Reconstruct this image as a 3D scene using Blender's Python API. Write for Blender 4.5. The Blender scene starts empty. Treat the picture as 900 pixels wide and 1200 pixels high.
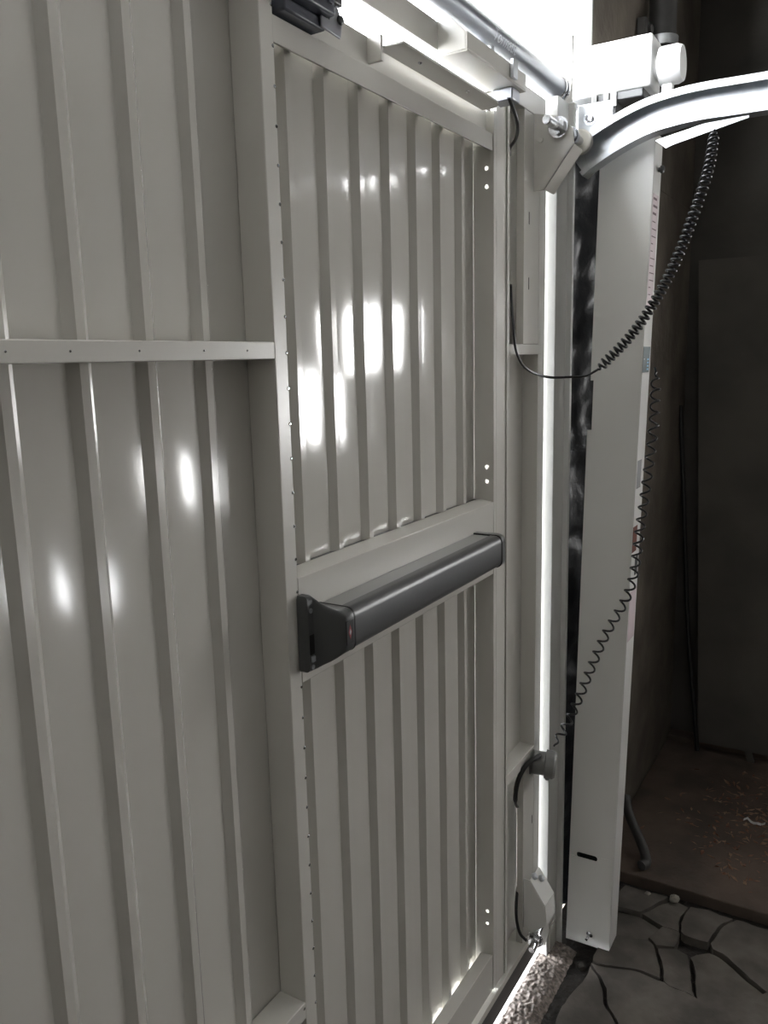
import bpy, bmesh, math, random
from mathutils import Vector, Matrix, noise

random.seed(7)
S = bpy.context.scene
COL = S.collection

# ------------------------------------------------------------------ camera
cam_d = bpy.data.cameras.new('camera')
cam_d.sensor_fit = 'VERTICAL'
cam_d.sensor_height = 36.0
cam_d.sensor_width = 27.0
cam_d.lens = 28.8
cam_d.clip_start = 0.02
cam = bpy.data.objects.new('camera', cam_d)
COL.objects.link(cam)
right = Vector((0.85615350, 0.51616276, -0.02402484))
down = Vector((0.07368240, -0.16797161, -0.98303430))
fwd = Vector((-0.51144119, 0.83985805, -0.18184159))
cam.matrix_world = Matrix(((right.x, -down.x, -fwd.x, 0.80),
                           (right.y, -down.y, -fwd.y, 0.00),
                           (right.z, -down.z, -fwd.z, 1.85),
                           (0, 0, 0, 1)))
S.camera = cam

# ------------------------------------------------------------------ sky and daylight
world = bpy.data.worlds.new('overcast_sky')
S.world = world
world.use_nodes = True
bg = world.node_tree.nodes['Background']
bg.inputs['Color'].default_value = (0.93, 0.96, 1.0, 1)
bg.inputs['Strength'].default_value = 30.0


def area(name, loc, rot, sx, sy, power, color):
    d = bpy.data.lights.new(name, 'AREA')
    d.shape = 'RECTANGLE'
    d.size, d.size_y = sx, sy
    d.energy = power
    d.color = color
    o = bpy.data.objects.new(name, d)
    o.location = loc
    o.rotation_euler = rot
    COL.objects.link(o)
    return o


# unseen area lights, added to give the highlights on the sheets
UPW = math.radians(-90)
# (centre x, centre z, width, height, power): openings added in the side wall out of frame, laid out from the highlights
ADDED_SIDE_LIGHTS = [(1.62, 1.97, 0.40, 0.34, 15), (2.12, 1.58, 0.46, 0.40, 19), (3.05, 1.07, 0.34, 0.30, 8),
                (4.42, 0.20, 0.50, 0.36, 6), (1.42, 2.84, 0.46, 0.10, 4)]
for wx, wz, ww, wh, wp in ADDED_SIDE_LIGHTS:
    area('added_side_light', (wx, 4.03, wz), (UPW, 0, 0), ww, wh, wp, (1.0, 0.97, 0.92))
area('added_rear_fill', (2.0, -2.98, 2.5), (math.radians(90), 0, 0), 2.4, 1.0, 7, (1.0, 0.95, 0.88))  # unseen fill added behind the camera to brighten faces turned that way

S.view_settings.view_transform = 'Standard'
S.view_settings.look = 'None'
S.view_settings.gamma = 1.0
S.view_settings.use_curve_mapping = False
S.view_settings.exposure = -0.22


# ------------------------------------------------------------------ materials
def mat(name, color, rough=0.5, metal=0.0, bump=0.0, bscale=40.0, var=0.0, vscale=6.0, color2=None,
        coat=0.0, detail=4.0, wave=0.0, wscale=3.0, bdist=0.002, spec=0.5):
    m = bpy.data.materials.new(name)
    m.use_nodes = True
    nt = m.node_tree
    b = nt.nodes['Principled BSDF']
    b.inputs['Base Color'].default_value = (*color, 1)
    b.inputs['Roughness'].default_value = rough
    b.inputs['Metallic'].default_value = metal
    b.inputs['Coat Weight'].default_value = coat
    b.inputs['Coat Roughness'].default_value = 0.06
    b.inputs['Specular IOR Level'].default_value = spec
    tc = nt.nodes.new('ShaderNodeTexCoord')
    if color2 is not None:
        n = nt.nodes.new('ShaderNodeTexNoise')
        n.inputs['Scale'].default_value = vscale
        n.inputs['Detail'].default_value = 6
        nt.links.new(tc.outputs['Object'], n.inputs['Vector'])
        r = nt.nodes.new('ShaderNodeValToRGB')
        r.color_ramp.elements[0].position = 0.38
        r.color_ramp.elements[1].position = 0.64
        r.color_ramp.elements[0].color = (*color, 1)
        r.color_ramp.elements[1].color = (*color2, 1)
        nt.links.new(n.outputs['Fac'], r.inputs['Fac'])
        nt.links.new(r.outputs['Color'], b.inputs['Base Color'])
    last = None
    if wave:
        n = nt.nodes.new('ShaderNodeTexNoise')
        n.inputs['Scale'].default_value = wscale
        n.inputs['Detail'].default_value = 1
        nt.links.new(tc.outputs['Object'], n.inputs['Vector'])
        bp = nt.nodes.new('ShaderNodeBump')
        bp.inputs['Strength'].default_value = 1.0
        bp.inputs['Distance'].default_value = wave
        nt.links.new(n.outputs['Fac'], bp.inputs['Height'])
        last = bp
    if bump:
        n = nt.nodes.new('ShaderNodeTexNoise')
        n.inputs['Scale'].default_value = bscale
        n.inputs['Detail'].default_value = detail
        nt.links.new(tc.outputs['Object'], n.inputs['Vector'])
        bp = nt.nodes.new('ShaderNodeBump')
        bp.inputs['Strength'].default_value = bump
        bp.inputs['Distance'].default_value = bdist
        nt.links.new(n.outputs['Fac'], bp.inputs['Height'])
        if last:
            nt.links.new(last.outputs['Normal'], bp.inputs['Normal'])
        last = bp
    if last:
        nt.links.new(last.outputs['Normal'], b.inputs['Normal'])
    return m


M = {}
M['sheet'] = mat('gloss_grey_white_sheet', (0.56, 0.545, 0.505), 0.11, bump=0.06, bscale=260, bdist=0.0006,
                 wave=0.0028, wscale=3.2, spec=0.6)
M['paint'] = mat('grey_white_profile_paint', (0.58, 0.565, 0.525), 0.26, bump=0.06, bscale=220, bdist=0.0006)
M['casing'] = mat('white_casing_paint', (0.72, 0.715, 0.69), 0.28, bump=0.05, bscale=200, bdist=0.0006,
                  wave=0.004, wscale=2.0)
M['galv'] = mat('galvanised_steel', (0.62, 0.64, 0.66), 0.34, 0.85, color2=(0.50, 0.52, 0.55), vscale=30)
M['zinc'] = mat('bright_zinc', (0.72, 0.73, 0.75), 0.22, 1.0, color2=(0.55, 0.56, 0.58), vscale=60)
M['alu'] = mat('frame_paint', (0.62, 0.62, 0.60), 0.32)
M['tubesteel'] = mat('grey_steel_tube', (0.26, 0.275, 0.31), 0.30, 0.35)
M['white'] = mat('white_plastic', (0.82, 0.82, 0.81), 0.35)
M['nylon'] = mat('off_white_nylon', (0.72, 0.70, 0.64), 0.4)
M['darkplastic'] = mat('anthracite_plastic', (0.062, 0.064, 0.065), 0.34, bump=0.08, bscale=500, bdist=0.0004)
M['bar'] = mat('dark_grey_anodised_bar', (0.105, 0.106, 0.107), 0.38, 0.4, bump=0.04, bscale=300, bdist=0.0004)
M['bartop'] = mat('mid_grey_bar_channel', (0.26, 0.26, 0.25), 0.32, 0.4)
M['black'] = mat('black_rubber', (0.008, 0.008, 0.009), 0.45)
M['cord'] = mat('black_cable_sheath', (0.006, 0.006, 0.007), 0.28)
M['recess'] = mat('recess_shade_black', (0.003, 0.003, 0.003), 0.8)  # near-black that puts the shade inside holes into the colour
M['closer'] = mat('slate_grey_closer', (0.060, 0.066, 0.085), 0.4)
M['silvergrey'] = mat('silver_grey_arm', (0.36, 0.37, 0.40), 0.35, 0.6)
M['cap'] = mat('mid_grey_plastic_cap', (0.20, 0.20, 0.195), 0.42)
M['film'] = mat('black_plastic_film', (0.005, 0.006, 0.008), 0.42, bump=0.5, bscale=18, bdist=0.01, spec=0.3)
M['concrete'] = mat('worn_concrete', (0.056, 0.049, 0.042), 0.9, color2=(0.118, 0.104, 0.089), vscale=7,
                    bump=0.5, bscale=60, bdist=0.004, detail=8)
M['dirtslab'] = mat('dirt_covered_concrete', (0.066, 0.051, 0.041), 0.95, color2=(0.112, 0.082, 0.063), vscale=5,
                    bump=0.6, bscale=50, bdist=0.006, detail=8)
M['soil'] = mat('dark_soil', (0.014, 0.012, 0.010), 0.95, color2=(0.028, 0.024, 0.020), vscale=20, bump=0.8,
                bscale=70, bdist=0.01, detail=8)
M['aggregate'] = mat('washed_aggregate', (0.10, 0.085, 0.074), 0.8, color2=(0.25, 0.21, 0.185), vscale=90, bump=0.6,
                     bscale=160, bdist=0.004, detail=5)
M['plaster'] = mat('sooty_plaster', (0.062, 0.058, 0.052), 0.92, color2=(0.092, 0.085, 0.075), vscale=2.5, bump=0.4,
                   bscale=30, bdist=0.006, detail=8)
M['brownwall'] = mat('brown_stained_wall', (0.090, 0.076, 0.061), 0.92, color2=(0.150, 0.128, 0.103), vscale=4,
                     bump=0.5, bscale=26, bdist=0.008, detail=8)
M['reveal'] = mat('pale_reveal_render', (0.55, 0.55, 0.53), 0.85, bump=0.2, bscale=40)
M['ceil'] = mat('dull_whitewashed_ceiling', (0.30, 0.292, 0.28), 0.95)
M['room'] = mat('dull_room_plaster', (0.16, 0.15, 0.135), 0.92, color2=(0.21, 0.20, 0.18), vscale=2)
M['outside'] = mat('pale_paving', (0.60, 0.59, 0.56), 0.9, bump=0.2, bscale=30)
M['board'] = mat('dark_board', (0.078, 0.072, 0.064), 0.8, color2=(0.108, 0.098, 0.085), vscale=3)
M['pipe'] = mat('dusty_dark_pipe', (0.035, 0.034, 0.033), 0.55, color2=(0.06, 0.058, 0.056), vscale=12)
M['pinkpaper'] = mat('pinkish_label_paper', (0.62, 0.53, 0.55), 0.7)
M['ink'] = mat('faded_ink', (0.16, 0.11, 0.12), 0.8)
M['teal'] = mat('dark_teal_sticker', (0.025, 0.065, 0.075), 0.4)
M['blue'] = mat('light_blue_print', (0.18, 0.42, 0.62), 0.5)
M['rust'] = mat('rust_brown', (0.13, 0.035, 0.018), 0.8)
M['greymark'] = mat('grey_patch', (0.22, 0.22, 0.22), 0.6)
M['red'] = mat('dark_red_print', (0.30, 0.05, 0.06), 0.5)
M['tag'] = mat('pale_tag', (0.5, 0.5, 0.5), 0.6)
M['leaf'] = mat('dry_leaf', (0.12, 0.045, 0.025), 0.85, color2=(0.26, 0.17, 0.11), vscale=30)
M['stone'] = mat('pale_stone', (0.24, 0.22, 0.19), 0.85, bump=0.4, bscale=60)
M['print'] = mat('white_print', (0.85, 0.88, 0.92), 0.5)


# ------------------------------------------------------------------ mesh helpers
class MB:
    def __init__(self):
        self.v, self.f = [], []

    def add(self, vs, fs):
        o = len(self.v)
        self.v += [Vector(p) for p in vs]
        self.f += [[i + o for i in q] for q in fs]
        return self

    def box(self, x0, x1, y0, y1, z0, z1):
        vs = [(x, y, z) for x in (x0, x1) for y in (y0, y1) for z in (z0, z1)]
        return self.add(vs, [(0, 1, 3, 2), (4, 6, 7, 5), (0, 4, 5, 1), (2, 3, 7, 6), (0, 2, 6, 4), (1, 5, 7, 3)])

    def prism(self, poly, axis, a, b):
        """poly: 2-D points; axis 'x': (y,z), 'y': (x,z), 'z': (x,y)"""
        def p3(p, t):
            return {'x': (t, p[0], p[1]), 'y': (p[0], t, p[1]), 'z': (p[0], p[1], t)}[axis]
        n = len(poly)
        vs = [p3(p, a) for p in poly] + [p3(p, b) for p in poly]
        fs = [list(range(n))[::-1], list(range(n, 2 * n))]
        fs += [(i, (i + 1) % n, n + (i + 1) % n, n + i) for i in range(n)]
        return self.add(vs, fs)

    def rings(self, rings, caps=True):
        n = len(rings[0])
        vs = [p for r in rings for p in r]
        fs = []
        for k in range(len(rings) - 1):
            for i in range(n):
                j = (i + 1) % n
                fs.append((k * n + i, k * n + j, (k + 1) * n + j, (k + 1) * n + i))
        if caps:
            fs.append(list(range(n))[::-1])
            fs.append(list(range((len(rings) - 1) * n, len(rings) * n)))
        return self.add(vs, fs)

    def tube(self, path, r, n=8):
        path = [Vector(p) for p in path]
        rings, up = [], None
        for i, p in enumerate(path):
            t = (path[min(i + 1, len(path) - 1)] - path[max(i - 1, 0)]).normalized()
            if up is None:
                up = t.orthogonal().normalized()
            up = (up - t * up.dot(t))
            up = up.normalized() if up.length > 1e-6 else t.orthogonal().normalized()
            s = t.cross(up)
            rr = r[i] if isinstance(r, (list, tuple)) else r
            rings.append([p + rr * (math.cos(a) * up + math.sin(a) * s) for a in
                          [2 * math.pi * k / n for k in range(n)]])
        return self.rings(rings)

    def lathe(self, p0, axis, prof, n=20):
        """prof: list of (distance along axis, radius)"""
        axis = Vector(axis).normalized()
        u = axis.orthogonal().normalized()
        w = axis.cross(u)
        rings = [[Vector(p0) + axis * d + r * (math.cos(a) * u + math.sin(a) * w) for a in
                  [2 * math.pi * k / n for k in range(n)]] for d, r in prof]
        return self.rings(rings)

    def hexnut(self, p0, axis, h, r, ang=0.0):
        axis = Vector(axis).normalized()
        u = axis.orthogonal().normalized()
        w = axis.cross(u)
        ring = [r * (math.cos(a + ang) * u + math.sin(a + ang) * w) for a in [math.pi * k / 3 for k in range(6)]]
        return self.rings([[Vector(p0) + q for q in ring], [Vector(p0) + axis * h + q for q in ring]])

    def mesh(self, name, origin=(0, 0, 0), sharp=35):
        o = Vector(origin)
        me = bpy.data.meshes.new(name)
        me.from_pydata([p - o for p in self.v], [], self.f)
        bm = bmesh.new()
        bm.from_mesh(me)
        bmesh.ops.recalc_face_normals(bm, faces=bm.faces)
        bm.to_mesh(me)
        bm.free()
        me.polygons.foreach_set('use_smooth', [True] * len(me.polygons))
        me.set_sharp_from_angle(angle=math.radians(sharp))
        return me

    def build(self, name, m, parent=None, bevel=0.0, sharp=35, seg=2, label=None):
        root = parent
        while root is not None and root.parent is not None:
            root = root.parent
        origin = root.location if root is not None else Vector((0, 0, 0))
        me = self.mesh(name, origin, sharp)
        me.materials.append(M[m] if isinstance(m, str) else m)
        o = bpy.data.objects.new(name, me)
        COL.objects.link(o)
        if parent is not None:
            o.parent = parent
        if bevel:
            b = o.modifiers.new('edge', 'BEVEL')
            b.width = bevel
            b.segments = seg
            b.limit_method = 'ANGLE'
            b.angle_limit = math.radians(40)
        if label:
            o['label'] = label
        return o


def rootloc(o):
    while o.parent is not None:
        o = o.parent
    return o.location


def thing(name, label, cat, loc, group=None):
    o = bpy.data.objects.new(name, None)
    o.empty_display_size = 0.05
    o.location = loc
    COL.objects.link(o)
    tag(o, label, cat, group)
    return o


def tag(o, label, cat, group=None, kind='thing'):
    o['label'] = label
    o['category'] = cat
    if group:
        o['group'] = group
    if kind:
        o['kind'] = kind
    return o


def struct(o, label=None):
    o['kind'] = 'structure'
    if label:
        o['label'] = label
    return o


def recenter(o):
    """put the origin of a one-mesh thing at the middle of its base"""
    vs = [v.co for v in o.data.vertices]
    c = Vector((sum(v.x for v in vs) / len(vs), sum(v.y for v in vs) / len(vs), min(v.z for v in vs)))
    o.data.transform(Matrix.Translation(-c))
    o.location = c
    return o


def instances(name, mb, m, parent, points, rot=None):
    """many alike small parts sharing one mesh (built about the origin)"""
    me = mb.mesh(name)
    me.materials.append(M[m])
    base = rootloc(parent)
    if parent.parent is not None:
        base = rootloc(parent)
    for p in points:
        o = bpy.data.objects.new(name, me)
        COL.objects.link(o)
        o.parent = parent
        o.location = Vector(p) - base
        if rot:
            o.rotation_euler = rot


def spline(pts, n):
    """Catmull-Rom through pts"""
    P = [Vector(p) for p in pts]
    P = [2 * P[0] - P[1]] + P + [2 * P[-1] - P[-2]]
    out = []
    seg = len(P) - 3
    for i in range(n + 1):
        t = i / n * seg
        k = min(int(t), seg - 1)
        u = t - k
        a, b, c, d = P[k:k + 4]
        out.append(0.5 * ((2 * b) + (c - a) * u + (2 * a - 5 * b + 4 * c - d) * u * u + (3 * b - a - 3 * c + d) * u ** 3))
    return out


def coil_path(pts, turns, radius, per=12, ends=0.03):
    n = turns * per
    fine = spline(pts, 600)
    cum = [0.0]
    for a_, b_ in zip(fine, fine[1:]):
        cum.append(cum[-1] + (b_ - a_).length)
    base, k = [], 0
    for i in range(n + 1):
        d = cum[-1] * i / n
        while k < 599 and cum[k + 1] < d:
            k += 1
        u = (d - cum[k]) / max(1e-9, cum[k + 1] - cum[k])
        base.append(fine[k].lerp(fine[k + 1], min(1, max(0, u))))
    out, up = [], None
    for i, p in enumerate(base):
        t = (base[min(i + 1, n)] - base[max(i - 1, 0)]).normalized()
        if up is None:
            up = t.orthogonal().normalized()
        up = (up - t * up.dot(t)).normalized()
        s = t.cross(up)
        f = i / n
        rr = radius(f) if callable(radius) else radius
        rr *= min(1, f / ends, (1 - f) / ends) if 0 < f < 1 else 0
        a = 2 * math.pi * i / per
        out.append(p + rr * (math.cos(a) * up + math.sin(a) * s))
    return out


# ------------------------------------------------------------------ the setting
XB, YL, YR, ZC = 5.0, -3.0, 3.95, 3.35

mb = MB().box(-0.02, XB, YL, YR, -0.12, -0.03)
floor = struct(mb.build('floor', 'soil'), 'dark earth and broken concrete floor of the garage')

struct(MB().box(-0.3, XB + 0.2, YL - 0.2, YR + 0.2, ZC, ZC + 0.15).build('ceiling', 'ceil'))
struct(MB().box(XB, XB + 0.15, YL, YR, -0.12, ZC).build('wall_back', 'room'))
# wall in the door plane beyond the opening
mb = MB().box(-0.02, 0.02, 2.54, YR, -0.12, 2.459)
mb.box(-0.30, -0.021, 2.56, YR, -0.12, 2.459)
struct(mb.build('wall_front', 'brownwall'), 'brown stained wall beyond the counterweight casing')
struct(MB().box(-0.30, 0.02, 2.481, YR, 2.46, ZC).build('wall_front_upper', 'brownwall'))
struct(MB().box(-0.30, 0.0195, 2.468, 2.480, 2.46, ZC).build('trim_1', 'reveal'))
struct(MB().box(-0.30, 0.0, YL, -0.98, -0.12, ZC).build('wall_front_far', 'room'))
# side wall with holes for the added lights out of frame
def clip_boxes(rects, holes):
    for hx0, hx1, hz0, hz1 in holes:
        out = []
        for a, b, c, d in rects:
            if hx1 <= a or hx0 >= b or hz1 <= c or hz0 >= d:
                out.append((a, b, c, d))
                continue
            hx0_, hx1_, hz0_, hz1_ = max(a, hx0), min(b, hx1), max(c, hz0), min(d, hz1)
            out += [q for q in ((a, hx0_, c, d), (hx1_, b, c, d), (hx0_, hx1_, c, hz0_), (hx0_, hx1_, hz1_, d)) if q[1] > q[0] and q[3] > q[2]]
        rects = out
    return rects


holes = [(x - w / 2, x + w / 2, z - h / 2, z + h / 2) for x, z, w, h, p in ADDED_SIDE_LIGHTS]
mb = MB()
for a, b, c, d in clip_boxes([(-0.02, XB, -0.12, ZC)], holes):
    mb.box(a, b, YR, YR + 0.12, c, d)
struct(mb.build('wall_side', 'plaster'), 'dark sooty side wall at the end of the garage')
for k, (a, b, c, d) in enumerate(holes):
    mb = MB()
    t_ = 0.012
    for q in ((a, b, c, c + t_), (a, b, d - t_, d), (a, a + t_, c + t_, d - t_), (b - t_, b, c + t_, d - t_)):
        mb.box(q[0], q[1], YR + 0.02, YR + 0.06, q[2], q[3])
    struct(mb.build('added_window_%d' % (k + 1), 'room'))  # frames round the added side lights
rx0, rx1, rz0, rz1 = 0.78, 3.22, 1.98, 3.02
mb = MB().box(-0.02, rx0, YL - 0.12, YL, -0.12, ZC).box(rx1, XB, YL - 0.12, YL, -0.12, ZC)
mb.box(rx0, rx1, YL - 0.12, YL, -0.12, rz0).box(rx0, rx1, YL - 0.12, YL, rz1, ZC)
mb.box(rx0, rx1, YL - 0.13, YL - 0.05, rz0, rz1)  # closed back behind the added rear fill
struct(mb.build('wall_rear', 'room'))
struct(MB().box(-25, -0.001, -20, 2.18, -0.10, -0.004).build('ground_outside', 'outside'))
# low kerb at the foot of the side wall
struct(MB().box(0.021, 2.5, 3.86, YR, -0.03, 0.035).build('baseboard_side', 'dirtslab', bevel=0.006))


# ---- floor slabs: broken concrete (each piece a part of the floor)
def clip(poly, n, d):
    out = []
    for i in range(len(poly)):
        a, b = poly[i], poly[(i + 1) % len(poly)]
        da, db = a[0] * n[0] + a[1] * n[1] - d, b[0] * n[0] + b[1] * n[1] - d
        if da <= 0:
            out.append(a)
        if da * db < 0:
            t = da / (da - db)
            out.append((a[0] + t * (b[0] - a[0]), a[1] + t * (b[1] - a[1])))
    return out


seeds = [(0.245, 2.46), (0.335, 2.44), (0.30, 2.56), (0.40, 2.55), (0.225, 2.60), (0.275, 2.36),
         (0.50, 2.50), (0.405, 2.455), (0.455, 2.42), (0.375, 2.395), (0.30, 2.16), (0.16, 2.06), (0.80, 2.30), (0.72, 1.55), (1.5, 2.2), (1.6, 1.1), (0.5, 0.6)]


def warp(p):
    q = Vector((p[0] * 9, p[1] * 9, 0))
    w = Vector((p[0] * 34, p[1] * 34, 3))
    return (p[0] + 0.022 * noise.noise(q) + 0.005 * noise.noise(w),
            p[1] + 0.022 * noise.noise(q + Vector((0, 0, 7))) + 0.005 * noise.noise(w + Vector((0, 0, 9))))


for k, s in enumerate(seeds):
    if s == (0.405, 2.455):          # a missing piece: bare soil shows
        continue
    poly = [(0.145, 0.02), (2.37, 0.02), (2.37, 2.655), (0.145, 2.655)]
    d_min = 9
    for j, q in enumerate(seeds):
        if j == k:
            continue
        n = (q[0] - s[0], q[1] - s[1])
        L = math.hypot(*n)
        d_min = min(d_min, L)
        n = (n[0] / L, n[1] / L)
        mid = ((q[0] + s[0]) / 2, (q[1] + s[1]) / 2)
        gap = 0.0011 if L > 0.22 else random.uniform(0.003, 0.009)
        poly = clip(poly, n, mid[0] * n[0] + mid[1] * n[1] - gap)
        if len(poly) < 3:
            break
    if len(poly) < 3:
        continue
    # ragged outline
    rag = []
    for i in range(len(poly)):
        a, b = poly[i], poly[(i + 1) % len(poly)]
        L = math.hypot(b[0] - a[0], b[1] - a[1])
        m = max(1, int(L / 0.02))
        for t in range(m):
            rag.append(warp((a[0] + (b[0] - a[0]) * t / m, a[1] + (b[1] - a[1]) * t / m)))
    small = d_min < 0.16
    dz = random.uniform(-0.010, 0.004) if small else 0.0
    tx, ty = (random.uniform(-0.03, 0.03), random.uniform(-0.03, 0.03)) if small else (0, 0)
    mb = MB()
    n = len(rag)
    top = [(p[0], p[1], dz + tx * (p[0] - s[0]) + ty * (p[1] - s[1])) for p in rag]
    mb.add([(p[0], p[1], -0.04) for p in rag] + top,
           [list(range(n))[::-1], list(range(n, 2 * n))] + [(i, (i + 1) % n, n + (i + 1) % n, n + i) for i in range(n)])
    mb.build('slab', 'concrete', floor)
# slab beyond the joint, covered in dirt
mb = MB().prism([(0.021, 2.715), (2.4, 2.725), (2.4, 3.86), (0.021, 3.86)], 'z', -0.04, 0.012)
mb.build('slab', 'dirtslab', floor, bevel=0.004, label='dirt covered slab by the side wall')
MB().box(2.4, XB, YL, YR, -0.04, 0.0).build('slab', 'concrete', floor)
MB().box(-0.02, 2.4, YL, -0.002, -0.04, 0.0).build('slab', 'concrete', floor)

# rough washed aggregate strip under the door
mb = MB()
nx, ny = 30, 900
x0, x1, y0, y1 = 0.001, 0.098, -0.9, 2.262
vs, fs = [], []
for i in range(nx + 1):
    for j in range(ny + 1):
        x, y = x0 + (x1 - x0) * i / nx, y0 + (y1 - y0) * j / ny
        h = noise.noise(Vector((x * 95, y * 95, 1.3))) * 0.0055 + noise.noise(Vector((x * 190, y * 190, 4.0))) * 0.003
        e = 0.012 * max(0, (x - 0.075) / 0.017) if x > 0.075 else 0
        vs.append((x + noise.noise(Vector((y * 40, x * 40, 9))) * 0.003, y, 0.004 + h - e))
for i in range(nx):
    for j in range(ny):
        a = i * (ny + 1) + j
        fs.append((a, a + 1, a + ny + 2, a + ny + 1))
o = mb.add(vs, fs).build('aggregate_strip', 'aggregate', floor, sharp=180,
                         label='rough washed aggregate strip beneath the door')

# ------------------------------------------------------------------ garage door leaf
LEAF = thing('garage_door', 'large grey-white corrugated steel garage door leaf with raised frame profiles', 'garage door',
             (-0.03, 0.6, 0.03))


def corrugated(y0, y1, z0, z1, xb, h, edges, top, flank, camber=0.0005):
    """thin ribbed sheet; edges: left edge of every ridge top"""
    prof = [(y0, xb)]
    y = y0
    for e in edges:
        f0, f1 = e - flank, e + top + flank
        if f0 > y + 0.01:
            n = 8
            for k in range(1, n):
                t = k / n
                prof.append((y + (f0 - y) * t, xb + camber * 4 * t * (1 - t)))
        if f0 > y:
            prof.append((f0, xb))
        prof += [(e, xb + h), (e + top, xb + h), (f1, xb)]
        y = f1
    if y1 > y + 0.004:
        prof.append((y1, xb))
    mb = MB()
    n = len(prof)
    zs = [z0, z1]
    vs = [(x, y, z) for z in zs for (y, x) in prof] + [(x - 0.0012, y, z) for z in zs for (y, x) in prof]
    fs = []
    for k in range(n - 1):
        fs.append((k, k + 1, n + k + 1, n + k))
        fs.append((2 * n + k, 3 * n + k, 3 * n + k + 1, 2 * n + k + 1))
        fs.append((k, 2 * n + k, 2 * n + k + 1, k + 1))
        fs.append((n + k, n + k + 1, 3 * n + k + 1, 3 * n + k))
    fs.append((0, n, 3 * n, 2 * n))
    fs.append((n - 1, 3 * n - 1, 4 * n - 1, 2 * n - 1))
    mb.add(vs, fs)
    return mb


edgesL = [0.571 + 0.1105 * k for k in range(-13, 4)]
edgesL[-1] = 0.902
corrugated(-0.885, 1.03, 0.13, 2.47, -0.058, 0.011, edgesL, 0.0135, 0.0125).build(
    'corrugated_panel', 'sheet', LEAF, sharp=12, label='glossy grey-white corrugated steel sheet')
# posts either side of the wicket opening
post1 = MB().box(-0.0565, 0.0, 1.005, 1.0365, 0.03, 2.50).build('frame_post', 'paint', LEAF, bevel=0.0016)
post2 = MB().box(-0.057, 0.0, 1.8485, 1.918, 0.135, 2.443).build('frame_post', 'paint', LEAF, bevel=0.0016)
MB().box(0.0004, 0.004, 1.905, 1.918, 0.135, 2.443).build('post_lip', 'paint', post2, bevel=0.001)
MB().box(-0.057, 0.0, -0.94, -0.88, 0.13, 2.50).build('end_stile', 'paint', LEAF, bevel=0.0016)
# cross rails (upper and lower, either side of the wicket)
for ya, yb in ((-0.878, 1.0045), (1.9185, 2.15)):
    MB().box(-0.0565, 0.0006, ya, yb, 1.856, 1.882).build('cross_rail', 'paint', LEAF, bevel=0.0015)
    MB().box(-0.0565, 0.0006, ya, yb, 0.700, 0.732).build('cross_rail', 'paint', LEAF, bevel=0.0015)
MB().box(-0.0565, 0.0, -0.88, 2.165, 2.447, 2.500).build('top_beam', 'paint', LEAF, bevel=0.0016)
# sill profile with a stepped ledge, rubber seal below
MB().prism([(-0.057, 0.106), (0.008, 0.106), (0.008, 0.128), (-0.057, 0.132)], 'y', -0.88, 2.15).build(
    'bottom_sill', 'paint', LEAF, bevel=0.0015)
MB().prism([(-0.032, 0.1055), (-0.032, 0.040), (-0.014, 0.032), (0.004, 0.036), (0.004, 0.1055)], 'y', -0.88, 2.16).build(
    'rubber_seal', 'black', LEAF, bevel=0.002)
# flat narrow panel next to the guide, with a leaking slit
MB().box(-0.047, -0.045, 1.90, 2.160, 0.70, 1.96).build('flat_panel', 'paint', LEAF)
MB().box(-0.047, -0.045, 1.90, 2.108, 0.110, 0.6995).build('flat_panel', 'paint', LEAF)
MB().box(-0.047, -0.045, 2.1105, 2.160, 0.110, 0.6995).build('flat_panel', 'paint', LEAF)
MB().box(-0.047, -0.045, 1.90, 2.098, 1.96, 2.46).build('flat_panel', 'paint', LEAF)
MB().box(-0.047, -0.045, 2.1005, 2.160, 1.96, 2.46).build('flat_panel', 'paint', LEAF)
# edge stile of the leaf
MB().prism([(-0.0445, 2.128), (0.0, 2.128), (0.0, 2.174), (-0.006, 2.174), (-0.006, 2.134), (-0.0445, 2.134)],
           'z', 0.106, 2.447).build('edge_stile', 'paint', LEAF, bevel=0.0012)
MB().prism([(-0.020, 2.02), (0.0, 2.02), (0.0, 2.126), (-0.004, 2.126), (-0.004, 2.024), (-0.020, 2.024)],
           'z', 1.883, 2.446).build('mounting_plate', 'paint', LEAF, bevel=0.0012)
MB().prism([(-0.020, 2.045), (0.0, 2.045), (0.0, 2.126), (-0.004, 2.126), (-0.004, 2.049), (-0.020, 2.049)],
           'z', 0.133, 0.699).build('mounting_plate', 'paint', LEAF, bevel=0.0012)
for z in (2.18, 2.02):
    MB().box(0.0002, 0.0008, 2.052, 2.055, z, z + 0.03).build('slot', 'recess', LEAF)  # raised black mark, shade of a slot painted on
MB().box(0.0002, 0.0008, 2.112, 2.115, 0.49, 0.515).build('slot', 'recess', LEAF)  # same painted slot shade on the lower plate
# screws along the post edge and rivets on the rail
scr = MB().lathe((0, 0, 0), (1, 0, 0), [(-0.001, 0.0028), (0.0008, 0.0028), (0.0018, 0.0014)], 8)
instances('screw', scr, 'zinc', LEAF, [(0.0, 1.0335, 2.36 - 0.055 * k) for k in range(36)])
riv = MB().lathe((0, 0, 0), (1, 0, 0), [(-0.001, 0.0016), (0.0006, 0.0016), (0.0012, 0.0008)], 8)
instances('rivet', riv, 'zinc', LEAF, [(0.0006, y, 1.869) for y in (0.55, 0.632, 0.735, 0.85, 0.94)])
instances('rivet', scr, 'zinc', LEAF, [(0.0, 1.0, 0.722)])
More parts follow.
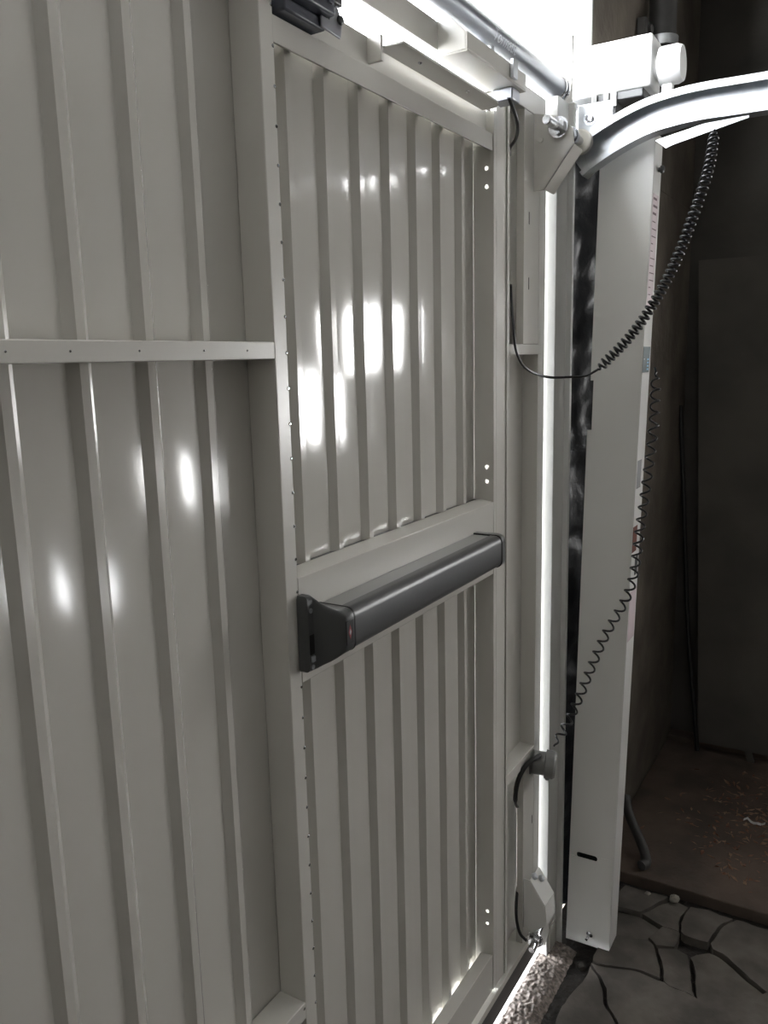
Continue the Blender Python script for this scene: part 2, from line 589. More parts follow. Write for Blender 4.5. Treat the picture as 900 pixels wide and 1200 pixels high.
# angle bracket at the top, above the wicket
A = MB().box(0.002, 0.066, 1.555, 1.86, 2.432, 2.436)
A.box(0.062, 0.066, 1.555, 1.86, 2.436, 2.468)
A.prism([(0.002, 2.436), (0.062, 2.436), (0.062, 2.468), (0.030, 2.500), (0.002, 2.500)], 'y', 1.555, 1.559)
ang = A.build('angle_bracket', 'paint', LEAF, bevel=0.0012, label='folded white angle bracket above the wicket door')
MB().box(0.067, 0.075, 1.765, 1.79, 2.438, 2.475).build('clip', 'galv', ang, bevel=0.001)
MB().box(0.010, 0.058, 1.80, 1.845, 2.405, 2.4315).build('catch', 'silvergrey', ang, bevel=0.003)
MB().tube(spline([(0.05, 1.80, 2.41), (0.045, 1.86, 2.375), (0.015, 1.93, 2.36), (-0.025, 1.985, 2.35), (-0.040, 2.02, 2.345)], 24),
          0.0045, 8).build('loop_wire', 'cord', ang)
# roller gusset
G = MB().prism([(0.002, 2.447), (0.002, 2.262), (0.030, 2.262), (0.106, 2.36), (0.100, 2.40), (0.066, 2.432)], 'y', 2.078, 2.082)
G.add([(0.030, 2.078, 2.262), (0.106, 2.078, 2.36), (0.106, 2.150, 2.36), (0.030, 2.150, 2.262),
       (0.027, 2.078, 2.265), (0.103, 2.078, 2.363), (0.103, 2.150, 2.363), (0.027, 2.150, 2.265)],
      [(0, 1, 2, 3), (4, 7, 6, 5), (0, 4, 5, 1), (1, 5, 6, 2), (2, 6, 7, 3), (3, 7, 4, 0)])
gus = G.build('roller_bracket', 'paint', LEAF, bevel=0.001, label='folded triangular bracket carrying the guide roller')
MB().lathe((0.068, 1.985, 2.403), (0, 1, 0), [(0, 0.0095), (0.002, 0.0112), (0.27, 0.0112)], 18).build('axle_bolt', 'zinc', gus)
mb = MB().hexnut((0.068, 2.055, 2.403), (0, 1, 0), 0.014, 0.0205, 0.3)
mb.lathe((0.068, 2.067, 2.403), (0, 1, 0), [(0, 0.025), (0.003, 0.025)], 18)
mb.build('nut', 'zinc', gus)
mb = MB().hexnut((0.068, 2.135, 2.403), (0, 1, 0), 0.016, 0.0205, 0.1)
mb.lathe((0.068, 2.16, 2.403), (0, 1, 0), [(0, 0.021), (0.004, 0.021)], 18)
mb.lathe((0.068, 2.175, 2.403), (0, 1, 0), [(0, 0.015), (0.02, 0.015)], 18)
mb.build('nut', 'zinc', gus)
MB().lathe((0.068, 2.232, 2.403), (0, 1, 0),
           [(0, 0.012), (0, 0.027), (0.003, 0.031), (0.02, 0.031), (0.024, 0.027), (0.024, 0.012)], 28).build('guide_roller', 'nylon', gus)
mb = MB().lathe((0.020, 2.074, 2.382), (0, 1, 0), [(0, 0.006), (0.0035, 0.0075)], 12)
mb.build('rivet', 'paint', gus)
# lever bracket at the bottom corner
def folded(poly, y0, y1, fold, w, name, m, parent, label=None):
    b_ = MB().prism(poly, 'y', y0, y0 + 0.004)
    for (a, c) in fold:
        dx, dz = c[0] - a[0], c[1] - a[1]
        l_ = math.hypot(dx, dz)
        nx_, nz_ = -dz / l_ * 0.003, dx / l_ * 0.003
        q = [(a[0], a[1]), (c[0], c[1]), (c[0] + nx_, c[1] + nz_), (a[0] + nx_, a[1] + nz_)]
        b_.prism(q, 'y', y0 + 0.0005, y1)
    return b_.build(name, m, parent, bevel=0.0008, label=label)


low = folded([(0.002, 0.345), (0.002, 0.185), (0.030, 0.178), (0.070, 0.215), (0.064, 0.277), (0.018, 0.345)], 2.05, 2.125,
             [((0.018, 0.345), (0.064, 0.277)), ((0.064, 0.277), (0.070, 0.215))], 0.003, 'lever_bracket', 'casing', LEAF,
             'white folded lever bracket at the foot of the door')
MB().lathe((0.046, 2.000, 0.160), (-0.10, 1, 0.12), [(0, 0.0085), (0.002, 0.0105), (0.10, 0.0105)], 16).build('axle_bolt', 'zinc', low)
mb = MB().hexnut((0.0425, 2.026, 0.1635), (-0.10, 1, 0.12), 0.013, 0.019, 0.2)
mb.build('nut', 'zinc', low)
MB().lathe((0.041, 2.0395, 0.165), (-0.10, 1, 0.12), [(0, 0.025), (0.003, 0.025)], 18).build('washer', 'zinc', low)
for x, y, z in ((0.022, 2.075, 0.347), (0.034, 2.10, 0.330)):
    MB().lathe((x, y, z - 0.003), (0.83, 0, 0.56), [(0, 0.010), (0.007, 0.010), (0.010, 0.006)], 12).build('bolt_head', 'galv', low)
MB().prism([(0.004, 0.20), (0.050, 0.215), (0.052, 0.135), (0.040, 0.085), (0.004, 0.085)], 'y', 2.128, 2.132).build(
    'bracket_foot', 'casing', low, bevel=0.0008)

# ------------------------------------------------------------------ wicket door
W = thing('wicket_door', 'grey-white corrugated wicket door with a dark push bar across its middle', 'door',
          (-0.03, 1.44, 0.17))
wy0, wy1 = 1.0375, 1.8475
edgesW = [1.113 + 0.1055 * k for k in range(7)]
corrugated(wy0, 1.832, 1.401, 2.345, -0.052, 0.012, edgesW, 0.015, 0.0135).build(
    'upper_panel', 'sheet', W, sharp=12, label='glossy corrugated upper sheet of the wicket door')
corrugated(wy0, 1.832, 0.20, 1.40, -0.052, 0.012, edgesW, 0.015, 0.0135).build(
    'lower_panel', 'sheet', W, sharp=12, label='corrugated lower sheet of the wicket door')
MB().prism([(-0.039, 1.322), (0.0, 1.320), (0.0, 1.502), (-0.036, 1.509), (-0.039, 1.509)], 'y', wy0, 1.8315).build(
    'mid_rail', 'paint', W, bevel=0.0015)
MB().box(-0.060, -0.0535, wy0, 1.8315, 1.36, 1.48).build('mid_rail_back', 'paint', W)
MB().box(-0.0515, -0.0405, wy0, 1.8315, 1.34, 1.5065).build('mid_rail_shade_strip', 'black', W)  # black filler added as the shade gap at the foot of the flats
MB().prism([(-0.039, 2.332), (-0.030, 2.326), (-0.002, 2.312), (-0.002, 2.350), (-0.018, 2.350), (-0.018, 2.408), (-0.021, 2.408),
            (-0.021, 2.350), (-0.039, 2.350)], 'y', wy0, 1.8315).build('top_rail', 'paint', W, bevel=0.0012)
MB().prism([(-0.039, 0.137), (-0.002, 0.137), (-0.002, 0.246), (-0.039, 0.238)], 'y', wy0, 1.8315).build(
    'bottom_rail', 'paint', W, bevel=0.0015)
MB().box(-0.060, -0.0535, wy0, 1.8315, 2.29, 2.409).build('top_rail_leak_cover', 'paint', W)  # hidden cover added to block daylight leaking over the sheet top
hz = [2.278, 2.238, 1.588, 1.552, 0.372, 0.335]
hr, hxx = 0.0052, -0.018
mb = MB()
cuts, zc = [], 0.137
for z in sorted(hz):
    cuts.append((zc, z - 0.012, None))
    cuts.append((z - 0.012, z + 0.012, z))
    zc = z + 0.012
cuts.append((zc, 2.40, None))
for za, zb, zh in cuts:
    if zh is None:
        mb.box(-0.055, -0.0025, 1.8325, 1.834, za, zb)
        continue
    out = [(-0.055, za), (hxx, za), (-0.0025, za), (-0.0025, zh), (-0.0025, zb), (hxx, zb), (-0.055, zb), (-0.055, zh)]
    inn = [(hxx + hr * math.cos(a), zh + hr * math.sin(a)) for a in [math.radians(-135 + 45 * k) for k in range(8)]]
    v = [(x, y, z) for y in (1.8325, 1.834) for x, z in out + inn]
    f = []
    for k in range(8):
        j = (k + 1) % 8
        f += [(k, j, 8 + j, 8 + k), (16 + k, 24 + k, 24 + j, 16 + j), (8 + k, 8 + j, 24 + j, 24 + k), (k, 16 + k, 16 + j, j)]
    mb.add(v, f)
mb.box(-0.0025, 0.0, 1.8325, wy1, 0.137, 2.40)
stile = mb.build('hinge_stile', 'paint', W, label='hinge stile pierced by pairs of bright screw holes')
# guard plate under the top gap
gp = MB()
pts = [(0.0, 1.33), (0.052, 1.33)] + [(0.052 - 0.026 + 0.026 * math.cos(a), 1.72 + 0.05 * math.sin(a)) for a in
                                      [math.pi * k / 12 for k in range(0, 13)]][0:7] + [(0.0, 1.77)]
gp.prism(pts, 'z', 2.384, 2.388)
guard = gp.build('guard_plate', 'paint', W, bevel=0.001, label='flat white plate with a rounded end below the daylight gap')
MB().box(-0.017, 0.012, 1.322, 1.3295, 2.362, 2.404).build('plate_tab', 'paint', guard, bevel=0.001)
MB().box(0.002, 0.006, 1.40, 1.80, 2.3885, 2.406).build('plate_lip', 'paint', guard, bevel=0.0008)
sc2 = MB().lathe((0, 0, 0), (0, 0, -1), [(-0.001, 0.004), (0.001, 0.004), (0.003, 0.002)], 10)
instances('plate_screw', sc2, 'zinc', guard, [(0.030, 1.43, 2.384), (0.030, 1.63, 2.384)])
# door closer
clo = MB().box(-0.017, 0.035, 1.042, 1.150, 2.372, 2.462).build('door_closer', 'closer', W, bevel=0.004,
                                                              label='slate grey door closer on the wicket top rail')
MB().box(-0.016, 0.018, 1.0425, 1.145, 2.353, 2.3715).build('closer_base', 'closer', clo, bevel=0.003)
for k in range(4):
    MB().box(0.0352, 0.039, 1.06 + 0.022 * k, 1.072 + 0.022 * k, 2.385, 2.455).build('cooling_rib', 'closer', clo, bevel=0.001)
MB().box(-0.010, 0.030, 1.1505, 1.178, 2.395, 2.45).build('closer_end', 'darkplastic', clo, bevel=0.003)
MB().prism([(1.128, 2.355), (1.180, 2.352), (1.186, 2.375), (1.176, 2.394), (1.151, 2.394), (1.151, 2.371), (1.128, 2.371)], 'x', 0.019, 0.023).build(
    'closer_arm_plate', 'silvergrey', clo, bevel=0.001)
MB().lathe((0.0232, 1.178, 2.378), (1, 0, 0), [(0, 0.007), (0.004, 0.007), (0.006, 0.004)], 14).build('pivot', 'darkplastic', clo)

# push bar
def bar_ring(y, x0, x1, z0, z1, r=0.016, n=5):
    pts = [(x0, z0)]
    for cx, cz, a0 in ((x1 - r, z0 + r, -90), (x1 - r, z1 - r, 0)):
        for k in range(n + 1):
            a = math.radians(a0 + 90 * k / n)
            pts.append((cx + r * math.cos(a), cz + r * math.sin(a)))
    pts.append((x0, z1))
    return [(x, y, z) for x, z in pts]


bar = MB().rings([bar_ring(1.094, 0.044, 0.072, 1.372, 1.446), bar_ring(1.712, 0.044, 0.072, 1.372, 1.446)]).build(
    'push_bar', 'bar', W, sharp=30, label='dark grey panic push bar across the wicket door')
MB().box(0.0005, 0.0435, 1.094, 1.712, 1.376, 1.4445).build('bar_channel', 'bartop', bar, bevel=0.001)
for y in (1.0905, 1.7125):
    MB().rings([bar_ring(y, 0.001, 0.0735, 1.3705, 1.4475), bar_ring(y + 0.003, 0.001, 0.0735, 1.3705, 1.4475)]).build('joint_ring', 'black', bar)
prof = [(1.029, 0.016, 1.346, 1.468, 0.006), (1.032, 0.021, 1.343, 1.474, 0.008), (1.045, 0.022, 1.343, 1.474, 0.008),
        (1.049, 0.028, 1.344, 1.470, 0.012), (1.053, 0.040, 1.349, 1.463, 0.018), (1.057, 0.053, 1.356, 1.456, 0.018),
        (1.061, 0.064, 1.364, 1.451, 0.016), (1.065, 0.0705, 1.369, 1.448, 0.016), (1.070, 0.073, 1.371, 1.447, 0.016),
        (1.090, 0.073, 1.371, 1.447, 0.016)]
case = MB().rings([bar_ring(y, 0.001, x, z0, z1, r) for y, x, z0, z1, r in prof]).build(
    'end_case', 'darkplastic', bar, sharp=40, label='dark grey latch case at the bar end')
MB().box(0.0205, 0.0224, 1.0335, 1.0455, 1.374, 1.408).build('latch_recess', 'recess', bar)  # black patch painted as the shade of the recess
MB().box(0.0210, 0.025, 1.0355, 1.0445, 1.361, 1.371).build('latch_tab', 'silvergrey', bar, bevel=0.001)
hx = MB().lathe((0, 0, 0), (1, 0, 0), [(-0.002, 0.0042), (0.0012, 0.0042), (0.0012, 0.0022), (0.0003, 0.002)], 12)
instances('case_screw', hx, 'silvergrey', bar, [(0.0215, 1.0395, 1.449), (0.0215, 1.0395, 1.352)])
MB().box(0.0725, 0.0740, 1.0655, 1.0860, 1.389, 1.430).build('badge', 'black', bar, bevel=0.0012)
MB().prism([(1.0757, 1.397), (1.0805, 1.410), (1.0757, 1.423), (1.0710, 1.410)], 'x', 0.0740, 0.0744).build('badge_emblem', 'red', bar)
MB().prism([(1.0757, 1.4045), (1.078, 1.410), (1.0757, 1.4155), (1.0734, 1.410)], 'x', 0.0744, 0.0747).build('badge_emblem_centre', 'tag', bar)
capr = [(1.716, 0.0735, 1.3705, 1.4475, 0.016), (1.732, 0.0735, 1.3705, 1.4475, 0.018), (1.742, 0.066, 1.375, 1.443, 0.02),
        (1.748, 0.050, 1.384, 1.434, 0.02)]
MB().rings([bar_ring(y, 0.001, x, z0, z1, r) for y, x, z0, z1, r in capr]).build('end_cap', 'bar', bar, sharp=50)

# ------------------------------------------------------------------ frame post and guide
FR = thing('door_frame_post', 'light grey metal frame post standing beside the bright gap', 'post', (0.0, 2.24, -0.03))
FR['kind'] = 'thing'
MB().prism([(-0.085, 2.187), (0.025, 2.187), (0.025, 2.270), (0.041, 2.270), (0.041, 2.286), (-0.085, 2.286)], 'z', -0.03, 2.512).build(
    'post_profile', 'alu', FR, bevel=0.0014)
MB().box(0.0255, 0.029, 2.205, 2.265, -0.005, 0.09).build('foot_plate', 'paint', FR, bevel=0.001)
MB().box(-0.035, 0.032, 2.272, 2.284, 2.5125, 2.68).build('bearing_upright', 'paint', FR, bevel=0.001)
# black panel added to stop sky leaking past the film beside the post
MB().box(-0.10, -0.087, 2.20, 2.70, -0.03, 2.46).build('sky_block_panel', 'black', FR)
fm = MB()
vs, fs = [], []
nz, nyy = 150, 26
for i in range(nz + 1):
    for j in range(nyy + 1):
        z, y = 0.02 + 2.43 * i / nz, 2.292 + 0.42 * j / nyy
        x = -0.01 + 0.075 * min(1, max(0, (y - 2.42) / 0.12)) + 0.02 * noise.noise(Vector((y * 14, z * 7, 2.0))) + 0.012 * noise.noise(Vector((y * 30, z * 22, 5.0)))
        vs.append((x, y, z))
for i in range(nz):
    for j in range(nyy):
        a = i * (nyy + 1) + j
        fs.append((a, a + 1, a + nyy + 2, a + nyy + 1))
film = fm.add(vs, fs).build('plastic_film', 'film', sharp=180)
sol = film.modifiers.new('thick', 'SOLIDIFY')
sol.thickness = 0.003
recenter(film)
tag(film, 'crumpled black plastic film filling the slot beside the frame post', 'plastic film')
t = MB().prism([(2.395, 1.905), (2.425, 1.905), (2.425, 1.912), (2.405, 1.912), (2.405, 1.923), (2.425, 1.923), (2.425, 1.93), (2.395, 1.93)],
               'x', 0.045, 0.046).build('paper_tag', 'tag', film)
t.parent = None
recenter(t)
tag(t, 'small pale paper tag stuck on the black plastic film', 'tag')

# curved guide rail
RAIL = thing('curved_guide_rail', 'bright galvanised curved guide rail sweeping into the garage above the casing', 'guide rail',
             (0.3, 2.27, 2.30))
ctr = spline([(0.048, 2.27, 2.353), (0.078, 2.27, 2.374), (0.156, 2.27, 2.413), (0.231, 2.27, 2.439), (0.30, 2.27, 2.450), (0.375, 2.27, 2.454),
              (0.52, 2.27, 2.452), (0.9, 2.27, 2.452), (1.6, 2.27, 2.452), (2.8, 2.27, 2.452)], 150)
hh = 0.0425
sec = [(0.028, hh), (-0.022, hh), (-0.022, hh - 0.017), (-0.0195, hh - 0.017), (-0.0195, hh - 0.0025), (0.0255, hh - 0.0025),
       (0.0255, -hh + 0.0025), (-0.0195, -hh + 0.0025), (-0.0195, -hh + 0.014), (-0.022, -hh + 0.014), (-0.022, -hh), (0.028, -hh)]
rings = []
for i, p in enumerate(ctr):
    t_ = (ctr[min(i + 1, len(ctr) - 1)] - ctr[max(i - 1, 0)]).normalized()
    nn = Vector((-t_.z, 0, t_.x))
    rings.append([p + Vector((0, a, 0)) + nn * b for a, b in sec])
MB().rings(rings).build('rail_channel', 'galv', RAIL, sharp=30)
MB().prism([(0.255, 2.383), (0.283, 2.360), (0.300, 2.366), (0.475, 2.402), (0.475, 2.4085), (0.37, 2.405)], 'y', 2.262, 2.266).build(
    'support_tab', 'galv', RAIL, bevel=0.0008)
MB().box(0.040, 0.135, 2.300, 2.304, 2.41, 2.51).build('mounting_plate', 'galv', RAIL, bevel=0.0012)
mb = MB().lathe((0.075, 2.2995, 2.472), (0, -1, 0), [(0, 0.017), (0.003, 0.017), (0.003, 0.011), (0.010, 0.010), (0.011, 0.005)], 18)
mb.build('bolt_head', 'zinc', RAIL)

# torsion tube above the door
TUBE = thing('torsion_tube', 'shiny grey steel tube running above the door leaf', 'tube', (0.0, 1.4, 2.517))
tb = MB().lathe((0.0, 0.2, 2.546), (0, 1, 0), [(0, 0.029), (2.045, 0.029), (2.05, 0.026)], 40).build('tube_body', 'tubesteel', TUBE)
for r0, y in ((0.0325, 2.250), (0.031, 2.232)):
    MB().lathe((0.0, y, 2.546), (0, 1, 0), [(0, r0 - 0.002), (0.002, r0), (0.011, r0), (0.013, r0 - 0.003)], 24).build('end_collar', 'zinc', TUBE)
MB().box(-0.012, 0.020, 1.775, 1.792, 2.5005, 2.5165).build('tube_clip', 'galv', TUBE, bevel=0.002)
fc = bpy.data.curves.new('lettering', 'FONT')
fc.body = 'Tormatic'
fc.size = 0.034
fo = bpy.data.objects.new('lettering_tmp', fc)
COL.objects.link(fo)
dg = bpy.context.evaluated_depsgraph_get()
tm = bpy.data.meshes.new_from_object(fo.evaluated_get(dg))
bpy.data.objects.remove(fo)
bm = bmesh.new()
bm.from_mesh(tm)
bmesh.ops.triangulate(bm, faces=bm.faces)
bmesh.ops.subdivide_edges(bm, edges=bm.edges, cuts=1)
for v in bm.verts:
    a = -0.35 + (v.co.y - 0.01) / 0.029
    v.co = Vector((0.0294 * math.cos(a), 1.775 + v.co.x, 2.546 + 0.0294 * math.sin(a))) - TUBE.location
bm.to_mesh(tm)
bm.free()
tm.name = 'printed_lettering'
tm.materials.clear()
tm.materials.append(M['print'])
lo = bpy.data.objects.new('printed_lettering', tm)
COL.objects.link(lo)
lo.parent = TUBE

# ------------------------------------------------------------------ drive box over the rail
DB = thing('drive_box', 'white box with round end cap mounted above the curved rail', 'box', (0.1, 2.43, 2.545))
hb = MB().box(-0.01, 0.21, 2.385, 2.49, 2.553, 2.683).build('housing', 'white', DB, bevel=0.006)
MB().lathe((0.222, 2.437, 2.608), (1, 0, 0), [(-0.012, 0.030), (0, 0.030), (0, 0.047), (0.004, 0.049), (0.045, 0.049), (0.058, 0.044), (0.060, 0.02)], 28).build('end_cap', 'white', DB)
MB().box(0.228, 0.256, 2.425, 2.45, 2.50, 2.562).build('cap_bracket', 'white', DB, bevel=0.003)
MB().box(-0.005, 0.190, 2.386, 2.488, 2.530, 2.5525).build('base_channel', 'darkplastic', DB, bevel=0.003)
for x in (0.052, 0.085, 0.105):
    MB().box(x, x + 0.016, 2.378, 2.384, 2.515, 2.552).build('cable_gland', 'cap' if x < 0.1 else 'white', DB, bevel=0.002)
MB().box(0.045, 0.120, 2.386, 2.46, 2.488, 2.5295).build('terminal_block', 'black', DB, bevel=0.003)

# ------------------------------------------------------------------ counterweight casing
CW = thing('counterweight_casing', 'tall white sheet-metal counterweight casing leaning beside the frame post', 'casing', (0.118, 2.34, 0.0))


def cwx(x_off, z):
    """left edge shifts to the right as it rises"""
    return 0.050 + 0.042 * z / 2.40 + x_off * (1 + 0.07 * z / 2.4)


def cwy(z):
    return 2.298 + 0.028 * z / 2.40


Wd, Dp, Ht = 0.136, 0.088, 2.42
sl0, sl1, slz, slh = 0.022, 0.088, 0.306, 0.0085
mb = MB()
th = 0.002
# front face as strips with the notch on the left edge and the oblong slot cut out
def quad_plate(x0, x1, z0, z1):
    p = [(cwx(x0, z0), cwy(z0), z0), (cwx(x1, z0), cwy(z0) + 0.004, z0), (cwx(x1, z1), cwy(z1) + 0.004, z1), (cwx(x0, z1), cwy(z1), z1)]
    q = [(a, b + th, c) for a, b, c in p]
    mb.add(p + q, [(0, 1, 2, 3), (7, 6, 5, 4), (0, 4, 5, 1), (1, 5, 6, 2), (2, 6, 7, 3), (3, 7, 4, 0)])


def strip(x0, x1, z0, z1, n=1):
    for k in range(n):
        quad_plate(x0, x1, z0 + (z1 - z0) * k / n, z0 + (z1 - z0) * (k + 1) / n)


strip(0, Wd, 0.0, slz - slh)
strip(0, sl0, slz - slh, slz + slh)
strip(sl1, Wd, slz - slh, slz + slh)
strip(0, Wd, slz + slh, 1.64)
strip(0.012, Wd, 1.64, 1.78)
strip(0.004, Wd, 1.78, Ht)
front = mb.build('front_sheet', 'casing', CW)
# slot round ends
for xe, sgn in ((sl0, -1), (sl1, 1)):
    for s2 in (-1, 1):
        n = 6
        c = (xe - sgn * slh, slz)
        arc = [(c[0] + sgn * slh * math.cos(a), c[1] + s2 * slh * math.sin(a)) for a in [math.pi / 2 * k / n for k in range(n + 1)]]
        poly = [(xe, slz + s2 * slh)] + arc
        v = [(cwx(a, b), cwy(b) - 0.00005 + 0.004 * a / Wd, b) for a, b in poly] + [(cwx(a, b), cwy(b) + th, b) for a, b in poly]
        m_ = len(poly)
        MB().add(v, [list(range(m_)), list(range(m_, 2 * m_))[::-1]] + [(i, (i + 1) % m_, m_ + (i + 1) % m_, m_ + i) for i in range(m_)]).build(
            'slot_edge', 'casing', CW)


def side_plate(xo, y0, y1, z0, z1, thick, m, name, bevel=0.0):
    b = MB()
    p = [(cwx(xo, z0), cwy(z0) + y0, z0), (cwx(xo, z0), cwy(z0) + y1, z0), (cwx(xo, z1), cwy(z1) + y1, z1), (cwx(xo, z1), cwy(z1) + y0, z1)]
    q = [(a + thick, c, e) for a, c, e in p]
    b.add(p + q, [(0, 1, 2, 3), (7, 6, 5, 4), (0, 4, 5, 1), (1, 5, 6, 2), (2, 6, 7, 3), (3, 7, 4, 0)])
    return b.build(name, m, CW, bevel=bevel)


side_plate(Wd, 0.0045, Dp, 0, Ht, 0.0025, 'casing', 'side_sheet', 0.001)
side_plate(0.004, 0.003, 0.03, 0, 1.63, 0.002, 'casing', 'return_flange')
side_plate(Wd - 0.030, Dp - 0.002, Dp, 0, Ht, 0.030, 'casing', 'rear_flange')
# weight bar in the casing, black to paint the slot's inner shade
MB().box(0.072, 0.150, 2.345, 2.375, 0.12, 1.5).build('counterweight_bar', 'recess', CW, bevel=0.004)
xs = Wd + 0.0026
lab = side_plate(xs, 0.010, 0.072, 1.97, 2.27, 0.0005, 'pinkpaper', 'paper_label')
lab['label'] = 'pinkish paper label with faded printed lines'
random.seed(11)
for k in range(15):
    z = 2.255 - 0.019 * k
    w = random.choice((0.02, 0.035, 0.045))
    side_plate(xs + 0.0006, 0.018, 0.018 + w, z, z + (0.006 if k < 3 else 0.0025), 0.0003, 'ink', 'print_line')
tl = side_plate(xs, 0.004, 0.078, 1.80, 1.87, 0.0006, 'teal', 'sticker')
tl['label'] = 'dark teal sticker with light blue print'
for k in range(4):
    side_plate(xs + 0.0008, 0.048, 0.066, 1.806 + 0.009 * k, 1.811 + 0.009 * k, 0.0003, 'blue', 'print_mark')
side_plate(xs + 0.0008, 0.012, 0.020, 1.835, 1.838, 0.0003, 'tag', 'print_mark')
side_plate(xs, 0.012, 0.055, 1.475, 1.555, 0.0006, 'greymark', 'grey_patch')
side_plate(xs, 0.004, 0.050, 1.29, 1.365, 0.0006, 'rust', 'rust_patch')
side_plate(xs, 0.045, 0.075, 1.215, 1.27, 0.0006, 'black', 'black_patch')
side_plate(xs, 0.010, 0.080, 1.02, 1.17, 0.0005, 'pinkpaper', 'paper_label')
MB().lathe((cwx(xs, 2.335), cwy(2.335) + 0.055, 2.335), (1, 0, 0), [(0, 0.006), (0.006, 0.006), (0.006, 0.010), (0.013, 0.010), (0.016, 0.006)], 14).build('side_knob', 'darkplastic', CW)
mb = MB().lathe((0.128, cwy(0) + 0.004, 0.045), (-0.15, -1, -0.25), [(0, 0.0045), (0.03, 0.0045)], 12)
mb.lathe((0.128 , cwy(0) - 0.001, 0.0445), (-0.15, -1, -0.25), [(0, 0.011), (0.004, 0.011), (0.006, 0.007)], 14)
mb.build('anchor_bolt', 'zinc', CW)

# ------------------------------------------------------------------ coiled cables, sensor cap
c1 = [(0.399, 2.255, 2.385), (0.396, 2.225, 2.30), (0.382, 2.20, 2.224), (0.337, 2.195, 2.088), (0.291, 2.185, 1.988), (0.229, 2.175, 1.894), (0.150, 2.165, 1.812)]
path = coil_path(c1, 46, lambda f: 0.0105 + 0.0015 * f, 12)
tail = spline([path[-1], (0.120, 2.16, 1.797), (0.085, 2.14, 1.795), (0.040, 2.09, 1.797), (0.018, 2.00, 1.82), (0.012, 1.945, 1.862), (0.006, 1.937, 1.93), (-0.010, 1.965, 1.99), (-0.03, 2.01, 2.03)], 48)
o = MB().tube(path + tail[1:], 0.0034, 6).build('coiled_cable', 'cord', sharp=180)
recenter(o)
tag(o, 'black coiled cable hanging from the curved rail to the door edge', 'cable', 'coiled cables')
c2 = [(0.262, 2.335, 1.802), (0.272, 2.29, 1.73), (0.277, 2.262, 1.659), (0.267, 2.255, 1.52), (0.253, 2.25, 1.377), (0.231, 2.25, 1.204), (0.160, 2.24, 1.041),
      (0.088, 2.21, 0.825), (0.050, 2.155, 0.728)]
path = coil_path(c2, 33, lambda f: 0.0115 + 0.001 * f, 14)
o = MB().tube([(0.250, 2.372, 1.812), (0.256, 2.360, 1.80)] + path, 0.0031, 6).build('coiled_cable', 'cord', sharp=180)
recenter(o)
tag(o, 'black stretched coil cable running down the casing to the round grey cap', 'cable', 'coiled cables')

KN = thing('junction_cap', 'round grey plastic cap on the door edge at the cable end', 'junction cap', (0.03, 2.12, 0.645))
ax = Vector((0.93, 0.30, -0.10)).normalized()
kb = MB().lathe(Vector((0.003, 2.108, 0.690)), ax, [(0, 0.034), (0.034, 0.034), (0.036, 0.036), (0.036, 0.041), (0.060, 0.040), (0.066, 0.035), (0.067, 0.0)], 36)
kb.build('cap_body', 'cap', KN, sharp=30)
MB().box(0.0006, 0.006, 2.085, 2.125, 0.66, 0.70).build('cap_base', 'cap', KN, bevel=0.002)
MB().lathe(Vector((0.050, 2.10, 0.655)), (0, 0, -1), [(0, 0.006), (0.006, 0.006)], 10).build('cable_gland', 'cap', KN)
o = MB().tube(spline([(0.030, 2.095, 0.722), (0.012, 2.04, 0.715), (-0.004, 2.010, 0.67), (-0.012, 2.015, 0.60), (-0.028, 2.105, 0.52), (-0.030, 2.118, 0.40), (-0.014, 2.030, 0.27), (0.002, 2.012, 0.20), (0.020, 2.025, 0.165)], 60),
              [0.007 if i < 22 else 0.0045 for i in range(61)], 8).build('flat_cable', 'cord', sharp=180)
recenter(o)
tag(o, 'black flat cable curling from the grey cap down to the door foot', 'cable')

# ------------------------------------------------------------------ wall pipe, leaning board, debris
PP = thing('wall_pipe', 'dusty dark pipe held by a clamp on the wall above the drive box', 'pipe', (0.06, 2.98, 2.6))
MB().lathe((0.075, 3.06, 2.58), (0, 0.0, 1), [(0, 0.045), (0.77, 0.045)], 20).build('pipe_body', 'pipe', PP)
MB().lathe((0.075, 3.06, 2.86), (0, 0, 1), [(0, 0.053), (0.03, 0.053)], 20).build('pipe_clamp', 'galv', PP)
MB().box(0.021, 0.05, 2.94, 3.02, 2.80, 2.93).build('clamp_plate', 'pipe', PP, bevel=0.004)
MB().lathe((0.051, 2.98, 2.90), (1, 0, 0), [(0, 0.014), (0.01, 0.014), (0.014, 0.008)], 12).build('clamp_bolt', 'pipe', PP)

BD = thing('leaning_board', 'large dark board on stub feet standing against the side wall', 'board', (0.7, 3.84, 0.012))
MB().add([(0.175, 3.800, 0.06), (1.25, 3.800, 0.06), (1.25, 3.93, 2.25), (0.06, 3.93, 2.25),
          (0.175, 3.818, 0.06), (1.25, 3.818, 0.06), (1.25, 3.948, 2.25), (0.06, 3.948, 2.25)],
         [(0, 1, 2, 3), (7, 6, 5, 4), (0, 4, 5, 1), (1, 5, 6, 2), (2, 6, 7, 3), (3, 7, 4, 0)]).build('board_sheet', 'board', BD)
for x in (0.39, 1.15):
    MB().prism([(x, 0.012), (x + 0.03, 0.012), (x + 0.018, 0.0598), (x - 0.012, 0.0598)], 'y', 3.80, 3.818).build('foot', 'board', BD)
o = MB().tube(spline([(0.022, 3.86, 1.62), (0.055, 3.85, 1.20), (0.105, 3.815, 0.60), (0.158, 3.79, 0.18), (0.178, 3.78, 0.025)], 30), 0.010, 8).build('wall_cable', 'black')
recenter(o)
tag(o, 'thin black cable hanging along the edge of the dark board', 'cable')

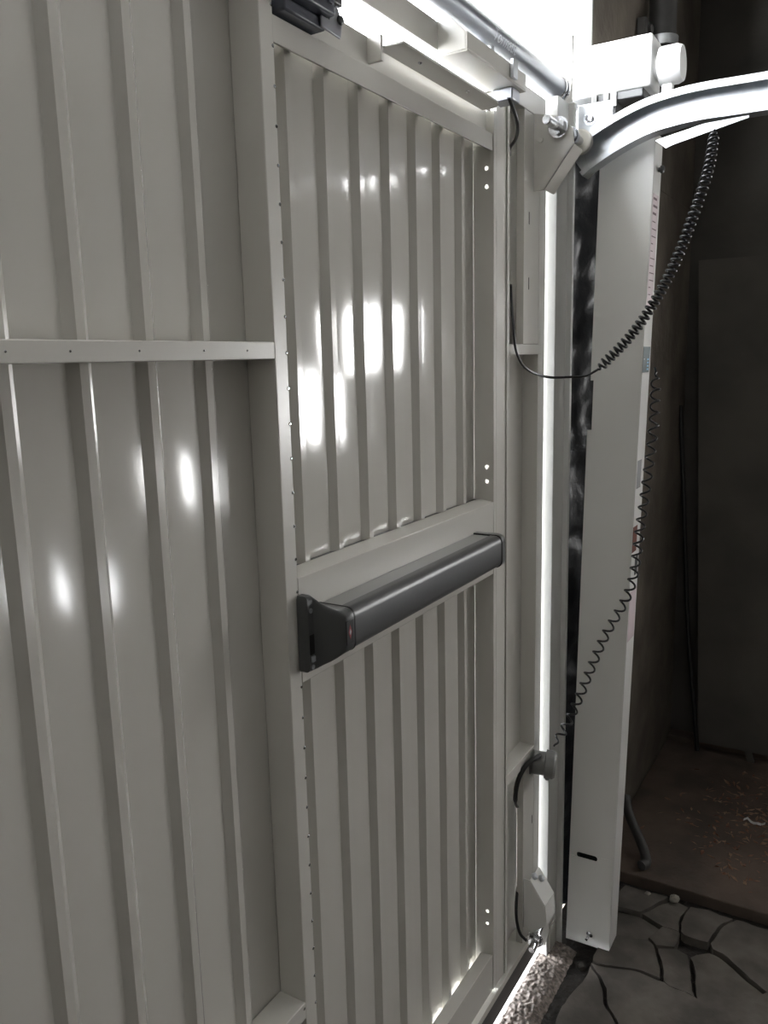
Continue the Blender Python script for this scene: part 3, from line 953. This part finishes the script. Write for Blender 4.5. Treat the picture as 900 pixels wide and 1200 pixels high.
o = MB().tube(spline([(0.055, 2.98, 0.16), (0.085, 2.93, 0.11), (0.150, 2.86, 0.05), (0.185, 2.79, 0.030), (0.175, 2.755, 0.030)], 24), 0.018, 12).build('hose_piece', 'pipe', sharp=50)
recenter(o)
tag(o, 'short dark curved hose lying on the floor behind the casing', 'hose')


def rock(c, r, m, name, label, cat, seed):
    bm = bmesh.new()
    bmesh.ops.create_icosphere(bm, subdivisions=2, radius=r)
    for v in bm.verts:
        v.co *= 1 + 0.35 * noise.noise(v.co / r * 1.2 + Vector((seed, 0, 0)))
        v.co.z *= 0.75
    me = bpy.data.meshes.new(name)
    bm.to_mesh(me)
    bm.free()
    me.materials.append(M[m])
    ob = bpy.data.objects.new(name, me)
    zmin = min(v.co.z for v in me.vertices)
    ob.location = (c[0], c[1], c[2] - zmin)
    COL.objects.link(ob)
    tag(ob, label, cat)


rock((0.312, 2.655, -0.004), 0.017, 'stone', 'stone', 'pale stone lump lying at the slab joint', 'stone', 1.0)
rock((0.225, 2.645, -0.004), 0.010, 'stone', 'stone', 'small pale stone chip beside the casing', 'stone', 5.0)
rock((0.125, 2.22, -0.028), 0.016, 'soil', 'stone', 'dark rubble lump under the casing corner', 'stone', 8.0)
o = MB().rings([[(0.448 + 0.013 * k, 3.27 + 0.012 * math.sin(k * 1.3) + dy, 0.018 + 0.005 * math.sin(k * 2.1) + dz) for dy, dz in
                 ((-0.006, 0), (0.006, 0.002), (0.006, 0.004), (-0.006, 0.0025))] for k in range(7)]).build('paper_scrap', 'tag')
recenter(o)
tag(o, 'crumpled pale paper scrap among the leaf litter', 'paper scrap')
# leaf litter and wood chips
random.seed(5)
mb = MB()
for k in range(420):
    if k < 300:
        x, y = random.gauss(0.50, 0.13), random.gauss(3.25, 0.24)
    else:
        x, y = random.uniform(0.1, 1.4), random.uniform(2.74, 3.7)
    if not (0.05 < x < 2.3 and 2.74 < y < 3.75):
        continue
    L, w, a = random.uniform(0.006, 0.024), random.uniform(0.002, 0.008), random.uniform(0, 6.28)
    cx, sx = math.cos(a), math.sin(a)
    z = 0.0125
    pts = [(-L, 0, z), (0, -w, z + random.uniform(0.001, 0.006)), (L, 0, z + random.uniform(0, 0.008)), (0, w, z + 0.0015)]
    mb.add([(x + p[0] * cx - p[1] * sx, y + p[0] * sx + p[1] * cx, p[2]) for p in pts], [(0, 1, 2), (0, 2, 3)])
o = mb.build('leaf_litter', 'leaf', sharp=0)
o['kind'] = 'stuff'
o['label'] = 'brown dry leaf litter scattered on the dirty slab'
o['category'] = 'leaf litter'
